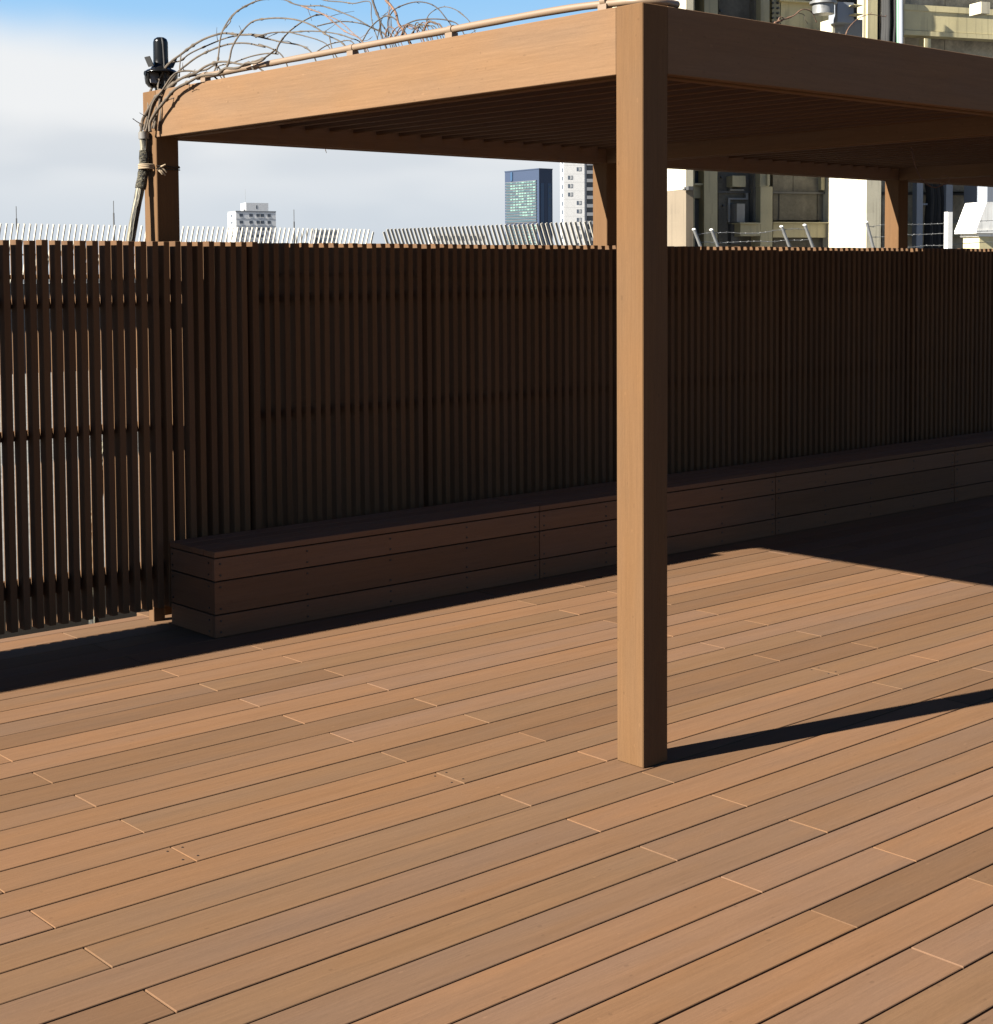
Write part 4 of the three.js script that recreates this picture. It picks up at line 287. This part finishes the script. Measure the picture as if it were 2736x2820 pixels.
// ---------------------------------------------------------------- spotlight on top of the rear left post
{
  const t = thing('spotlight', 'glossy black outdoor spotlight on top of the vine-wrapped rear post', 'spotlight', null, [3.775, 2.5, -6.685]);
  const lathe = (pts, seg = 28) => new THREE.LatheGeometry(pts.map(([x, y]) => new THREE.Vector2(x, y)), seg);
  part('base_plate', rod([0, 0, 0], [0, 0.03, 0], 0.03, 20), M.black, t);
  const head = part('housing', lathe([[0.0005, 0.262], [0.018, 0.26], [0.03, 0.252], [0.035, 0.238], [0.0355, 0.16], [0.036, 0.13], [0.046, 0.118], [0.052, 0.108], [0.052, 0.1]]), M.black, t);
  part('cable', tube([[-0.006, 0.255, 0.02], [-0.008, 0.235, 0.036], [-0.006, 0.18, 0.04], [-0.006, 0.12, 0.045], [-0.006, 0.07, 0.05], [0, 0.02, 0.04]], 0.005, 0.005, 8, 6), M.black_rubber, head);
  part('shade_ring', lathe([[0.05, 0.112], [0.066, 0.106], [0.0775, 0.098], [0.0775, 0.09], [0.062, 0.098], [0.05, 0.104]]), M.black, t);
  part('back_shell', new THREE.LatheGeometry([[0.0775, 0.096], [0.078, 0.066], [0.074, 0.042], [0.06, 0.026], [0.03, 0.02], [0.03, 0.024], [0.057, 0.031], [0.07, 0.045], [0.074, 0.067], [0.0735, 0.096]].map(([x, y]) => new THREE.Vector2(x, y)), 24, 0.35, 4.5), M.black, t);
  for (const q of [-1, 1]) { const f = part('reflector', block(0.055, 0.058, 0.004, 0.001), M.reflector, t); f.position.set(-0.012 + q * 0.03, 0.066, 0.012); f.rotation.set(-0.35, q * -0.55 - 0.5, 0); }
  for (const s of [-1, 1]) { const f = part('flap', block(0.03, 0.05, 0.05, 0.002), M.black, t); f.scale.x = 0.12; f.material = M.black_rubber; f.position.set(s * 0.062, 0.142, 0); f.rotation.z = -s * 0.45; }
  const yoke = new THREE.TorusGeometry(0.074, 0.009, 8, 30, Math.PI); yoke.rotateZ(Math.PI); yoke.scale(1, 0.85, 2.2); yoke.translate(0, 0.085, 0); part('yoke', yoke, M.black, t);
  for (const s of [-1, 1]) part('knob', rod([s * 0.072, 0.085, 0], [s * 0.086, 0.085, 0], 0.012, 12), M.black, t);
}

// ---------------------------------------------------------------- plant building behind the fence
{
  const t = thing('plant_building', 'cream steel framed concrete plant building behind the barbed wire fence', 'building', null, D.facade.o, D.facade.turn);
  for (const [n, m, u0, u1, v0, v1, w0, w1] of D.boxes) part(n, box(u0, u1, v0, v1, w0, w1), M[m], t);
  for (const [n, m, pts, r] of D.tubes) part(n, n === 'bolt' || n === 'anchor_bolt' ? rod([pts[0][0], pts[0][1], pts[0][2] - 0.03], [pts[0][0], pts[0][1], pts[0][2] + 0.01], r, 8) : tube(pts, r, r, 8, 6), M[m], t);
  const d = D.drum, dr = part('drum_casing', new THREE.CylinderGeometry(d.r * 0.8, d.r * 0.8, d.v1 - d.v0, 28).translate(d.c[0], (d.v0 + d.v1) / 2, d.c[2]), M.galvanised, t);
  part('drum_flange', new THREE.CylinderGeometry(d.r, d.r, 0.035, 28).translate(d.c[0], d.v0 + 0.17, d.c[2]), M.galvanised, dr);
}
{ // barbed wire in front of it
  const t = thing('barbed_wire_fence', 'galvanised leaning posts strung with barbed wire above the slat fence', 'fence', null, D.facade.o, D.facade.turn);
  for (const [a, b] of D.bposts) { const k = [b[0] - (a[0] - b[0]) * 0.1, b[1] - (a[1] - b[1]) * 0.1, b[2]], p = part('post', mergeGeometries([rod(a, k, 0.021, 10), rod(k, [k[0], -0.34, k[2]], 0.021, 10)]), M.galvanised, t); const c = new THREE.SphereGeometry(0.027, 12, 8); c.scale(1, 0.6, 1); c.translate(...a); part('cap', c, M.white_metal, p); }
  const r = rng(6);
  for (const w of D.bwires) {
    const curve = new THREE.CatmullRomCurve3(w.map((p) => new THREE.Vector3(...p))), gs = [new THREE.TubeGeometry(curve, 60, 0.0042, 5, false)], n = Math.round(curve.getLength() / 0.1);
    for (let i = 1; i < n; i++) { const p = curve.getPointAt(i / n), a = r() * 3; gs.push(rod([p.x - 0.014 * Math.cos(a), p.y - 0.014 * Math.sin(a), p.z - 0.01], [p.x + 0.014 * Math.cos(a), p.y + 0.014 * Math.sin(a), p.z + 0.01], 0.0036, 4)); }
    part('barbed_strand', mergeGeometries(gs.map((g) => g.index ? g.toNonIndexed() : g)), M.galvanised, t);
  }
  part('square_post', box(D.wpost[0], D.wpost[1], -0.34, D.wpost[2], 4.02, 4.1), M.white_metal, t);
}
{ // white ventilator hood at the right
  const h = D.hood, t = thing('vent_hood', 'white sheet metal ventilator hood at the far right above the fence', 'ventilator', null, D.facade.o, D.facade.turn);
  const R = h[0][0] + 0.5, s = new THREE.Shape([[h[1][0], h[1][1]], [h[0][0], h[0][1]], [R, h[0][1]], [R + 0.18, h[1][1]]].map((p) => new THREE.Vector2(...p)));
  part('hood', new THREE.ExtrudeGeometry(s, { depth: 0.5, bevelEnabled: false }).translate(0, 0, 2.5), M.white_metal, t);
  part('rim', box(h[2][0], R + 0.18, h[2][1], h[1][1] - 0.001, 2.49, 3.01), M.white_metal, t);
  part('collar', box(h[3][0], R + 0.12, h[4][1], h[3][1], 2.53, 2.97), M.white_metal, t);
  part('duct', box(h[5][0], R + 0.08, -0.34, h[5][1] - 0.001, 2.56, 2.94), M.cream_light, t);
}

// ---------------------------------------------------------------- louvre fence round the far corner of the roof
{
  const [cx, cy, cz] = D.fin.c, lean = 0.37, len = 1.25;
  const finA = new THREE.BoxGeometry(0.02, len / Math.cos(lean), 0.05), finB = new THREE.BoxGeometry(0.062, len / Math.cos(lean), 0.022);
  metricUV(finA); metricUV(finB);
  const a = thing('louvre_fence', 'pale louvre fence with fins leaning right, far left behind the slat fence', 'fence', 'louvre fences on the far roof edge', [cx, 0, cz]);
  part('parapet', box(-24, 0.35, -0.34, 1.42, -0.55, -0.35), M.roof, a);
  for (let k = 0; k < 120; k++) { const f = part('fin', finA, M.fin, a); f.position.set(-0.18 - k * 0.127, cy - len / 2 - (k ? 0 : 0.06), -Math.tan(lean) * len / 2); f.rotation.x = lean; }
  for (let k = 0; k < 6; k++) part('support_post', rod([-0.4 - k * 2.4, 1.3, -0.52], [-0.4 - k * 2.4, 2.2, -0.2], 0.03, 8), M.galvanised, a);
  part('rail', rod([-13.8, 2.02, -0.27], [-0.1, 2.02, -0.27], 0.02, 6), M.galvanised, a);
  const b = thing('louvre_fence', 'darker louvre fence with fins leaning left, in front of the blue tower', 'fence', 'louvre fences on the far roof edge', [cx, 0, cz]);
  part('parapet', box(0.36, 0.56, -0.34, 1.42, -0.34, 12), M.roof, b);
  for (let k = 0; k < 56; k++) { const f = part('fin', finB, M.fin, b); f.position.set(Math.tan(lean) * len / 2, cy - len / 2 - (k ? 0 : 0.06), 0.18 + k * 0.147); f.rotation.z = lean; }
  const rl = ['thin lightning rod at the left edge of the picture', 'thin lightning rod just left of the vine trunk', 'thin lightning rod right of the white apartment block'];
  D.rods.forEach(([p, r], i) => { const t = thing('lightning_rod', rl[i], 'lightning rod', 'lightning rods on the far roof'); part('mast', rod([p[0], -0.34, p[2]], [p[0], p[1] - 0.28, p[2]], r * 1.25, 6), M.dark_steel, t); part('tip', rod([p[0], p[1] - 0.28, p[2]], [p[0], p[1], p[2]], r * 0.6, 6), M.dark_steel, t); });
}

// ---------------------------------------------------------------- city beyond
const cityWhite = flat(0.33, 0.335, 0.345, 0.8, { map: paintMap }), cityGlass = flat(0.035, 0.045, 0.06, 0.15), cityGrey = flat(0.15, 0.155, 0.16, 0.7), blueGlass = flat(0.010, 0.034, 0.075, 0.5), blueDeep = flat(0.007, 0.0175, 0.043, 0.6), tealGlass = flat(0.024, 0.046, 0.058, 0.5), greenPane = flat(0.085, 0.15, 0.13, 0.5), greenDim = flat(0.045, 0.085, 0.085, 0.5), pale = flat(0.085, 0.088, 0.095, 0.6);
function tower(name, label, b, top, m) { const t = thing(name, label, 'building', null, [b.e[0], 0, b.e[2]], b.turn); part('wall', box(0, b.w, -30, top, -b.dep, 0), m, t); return t; }
{ // white flats with a penthouse
  const cityWhite = flat(0.56, 0.565, 0.575, 0.8, { map: paintMap }), b = D.apt, top = b.e[1], t = tower('apartment_block', 'white apartment block with rooftop penthouse behind the louvre fins', b, top, cityWhite), k = b.mpp;
  const [p0, p1, ph] = b.pent; const pen = part('penthouse', box(p0, p1, top, top + ph, -9, -1.2), cityWhite, t); part('penthouse_window', box(p0 + 4.6, p0 + 5.1, top + 1.0, top + 2.6, -1.25, -1.17), cityGlass, pen);
  part('roof_tank', box(p0 - 0.9, p0 - 0.1, top, top + 0.9, -3, -1.6), cityGrey, t); part('antenna', rod([p0 + 0.6, top + ph, -4], [p0 + 0.6, top + ph + 6, -4], 0.06, 5), cityGrey, t);
  part('roof_cornice', box(-0.12, b.w + 0.12, top - 0.35, top + 0.1, -b.dep, 0.12), cityGrey, t);
  for (let f = 0; f < 6; f++) { const y = top - 2.5 - f * 3.0;
    for (const [u0, u1] of [[1.6, 3.2], [6.0, 7.6], [9.2, 12.7], [14.2, 15.7]]) { const w = part('window', box(u0, u1, y, y + 1.35, -0.1, 0.03), cityGlass, t); part('sill', box(u0 - 0.1, u1 + 0.1, y - 0.16, y - 0.02, 0, 0.14), cityWhite, w); if (u1 - u0 > 2) part('mullion', box((u0 + u1) / 2 - 0.06, (u0 + u1) / 2 + 0.06, y, y + 1.35, 0.03, 0.06), cityWhite, w); }
    part('floor_band', box(-0.04, b.w + 0.04, y + 2.0, y + 2.12, -b.dep, 0.05), cityGrey, t);
    part('side_window', box(-0.03, 0.1, y, y + 1.2, -b.dep * 0.62, -b.dep * 0.38), cityGlass, t); }
}
{ // blue office tower
  const b = D.blue, top = b.e[1], L = b.dep, t = tower('office_tower', 'tall dark blue glass office tower on the skyline', b, top, blueDeep), r = rng(12);
  part('roof_crown', box(-0.6, b.w + 0.3, top, top + 1.5, -L - 0.3, 0.6), blueDeep, t); part('plant_fin', box(-1.2, 0.3, top - 14, top - 1, -L * 0.82, -L * 0.76), blueGlass, t);
  for (let f = 0; f < 24; f++) { const y = top - 19 - f * 4.05;
    if (f !== 15) part('glass_band', box(-0.9, 0.2, y, y + 2.5, -L * 0.96, -L * 0.07), tealGlass, t);
    part('floor_slab', box(-1.5, 0.2, y + 2.6, y + 3.3, -L * 0.97, -L * 0.06), pale, t);
    if (f < 13 || f > 15) for (let c = 0; c < 9; c++) { const z0 = -L * (f > 15 ? 0.30 : f > 10 ? 0.55 : 0.82) + c * L * 0.082; if (z0 > -L * 0.1 || r() > 0.82) continue; part('pane', box(-1.15, -0.8, y + 0.2, y + 2.4, z0, z0 + L * (0.05 + r() * 0.025)), r() < 0.5 ? greenPane : greenDim, t); } }
  for (const [u0, u1, y0] of [[0.12, 0.36, 20], [0.64, 0.9, 20]]) part('glass_strip', box(b.w * u0, b.w * u1, -20, top - y0, -0.1, 0.4), blueGlass, t);
  part('dark_recess', box(b.w * 0.38, b.w * 0.62, top - 140, top - 20, -0.1, 0.3), blueDeep, t);
  for (let f = 0; f < 4; f++) part('pane', box(b.w * 0.72, b.w * 0.84, top - 27 - f * 9, top - 24 - f * 9, 0.35, 0.6), tealGlass, t);
}
{ // white flats tower with balconies on its right side
  const b = D.white, top = b.e[1] + 6, t = tower('flats_tower', 'white high-rise of flats with small windows and grey balconies, right of the blue tower', b, top, cityWhite), y0 = b.e[1];
  for (let f = -1; f < 20; f++) { const y = y0 - 9.2 - f * 3.0, left = f === 1 || f === 2 || f === 3 || f === 10;
    const u0 = left ? b.w * 0.2 : b.w * 0.62, w = part('window', box(u0, u0 + b.w * 0.24, y, y + 1.4, -0.1, 0.05), cityGlass, t); part('mullion', box(u0 + b.w * 0.11, u0 + b.w * 0.13, y, y + 1.4, 0.05, 0.09), cityWhite, w); part('frame', box(u0 + b.w * 0.14, u0 + b.w * 0.22, y + 0.2, y + 1.2, 0.05, 0.07), cityGrey, w);
    part('side_window', box(-0.04, 0.1, y - 0.2, y + 1.3, -b.dep * 0.6, -b.dep * 0.15), cityGlass, t);
    part('joint_groove', box(0, b.w, y + 2.0, y + 2.05, -0.02, 0.012), cityGrey, t);
    const bal = part('balcony', box(b.w + 0.75, b.w + 4.6, y - 0.9, y + 0.3, -2.2, -0.4), pale, t); part('balcony_door', box(b.w + 0.8, b.w + 4.6, y + 0.3, y + 2.1, -2.6, -2.5), cityGlass, bal); }
  part('stair_wall', box(b.w + 0.02, b.w + 0.7, -30, top, -1.6, -0.3), cityWhite, t); part('balcony_wall', box(b.w + 0.7, b.w + 8, -30, top, -9, -2.62), pale, t);
}
for (const [key, name, label, cols, m] of [['low1', 'distant_flats', 'distant low block with dark windows behind the fins leaning right', 5, pale], ['low2', 'distant_flats', 'distant white balconied block behind the fins leaning left', 9, cityWhite]]) {
  const b = D[key], top = b.e[1], t = tower(name, label, b, top, m);
  for (let f = 0; f < 4; f++) for (let c = 0; c < cols; c++) part('window', box(b.w * (c + 0.12) / cols, b.w * (c + 0.78) / cols, top - 2.2 - f * 2.9, top - 0.7 - f * 2.9, -0.1, 0.05), cityGlass, t);
}

renderer.render(scene, camera);
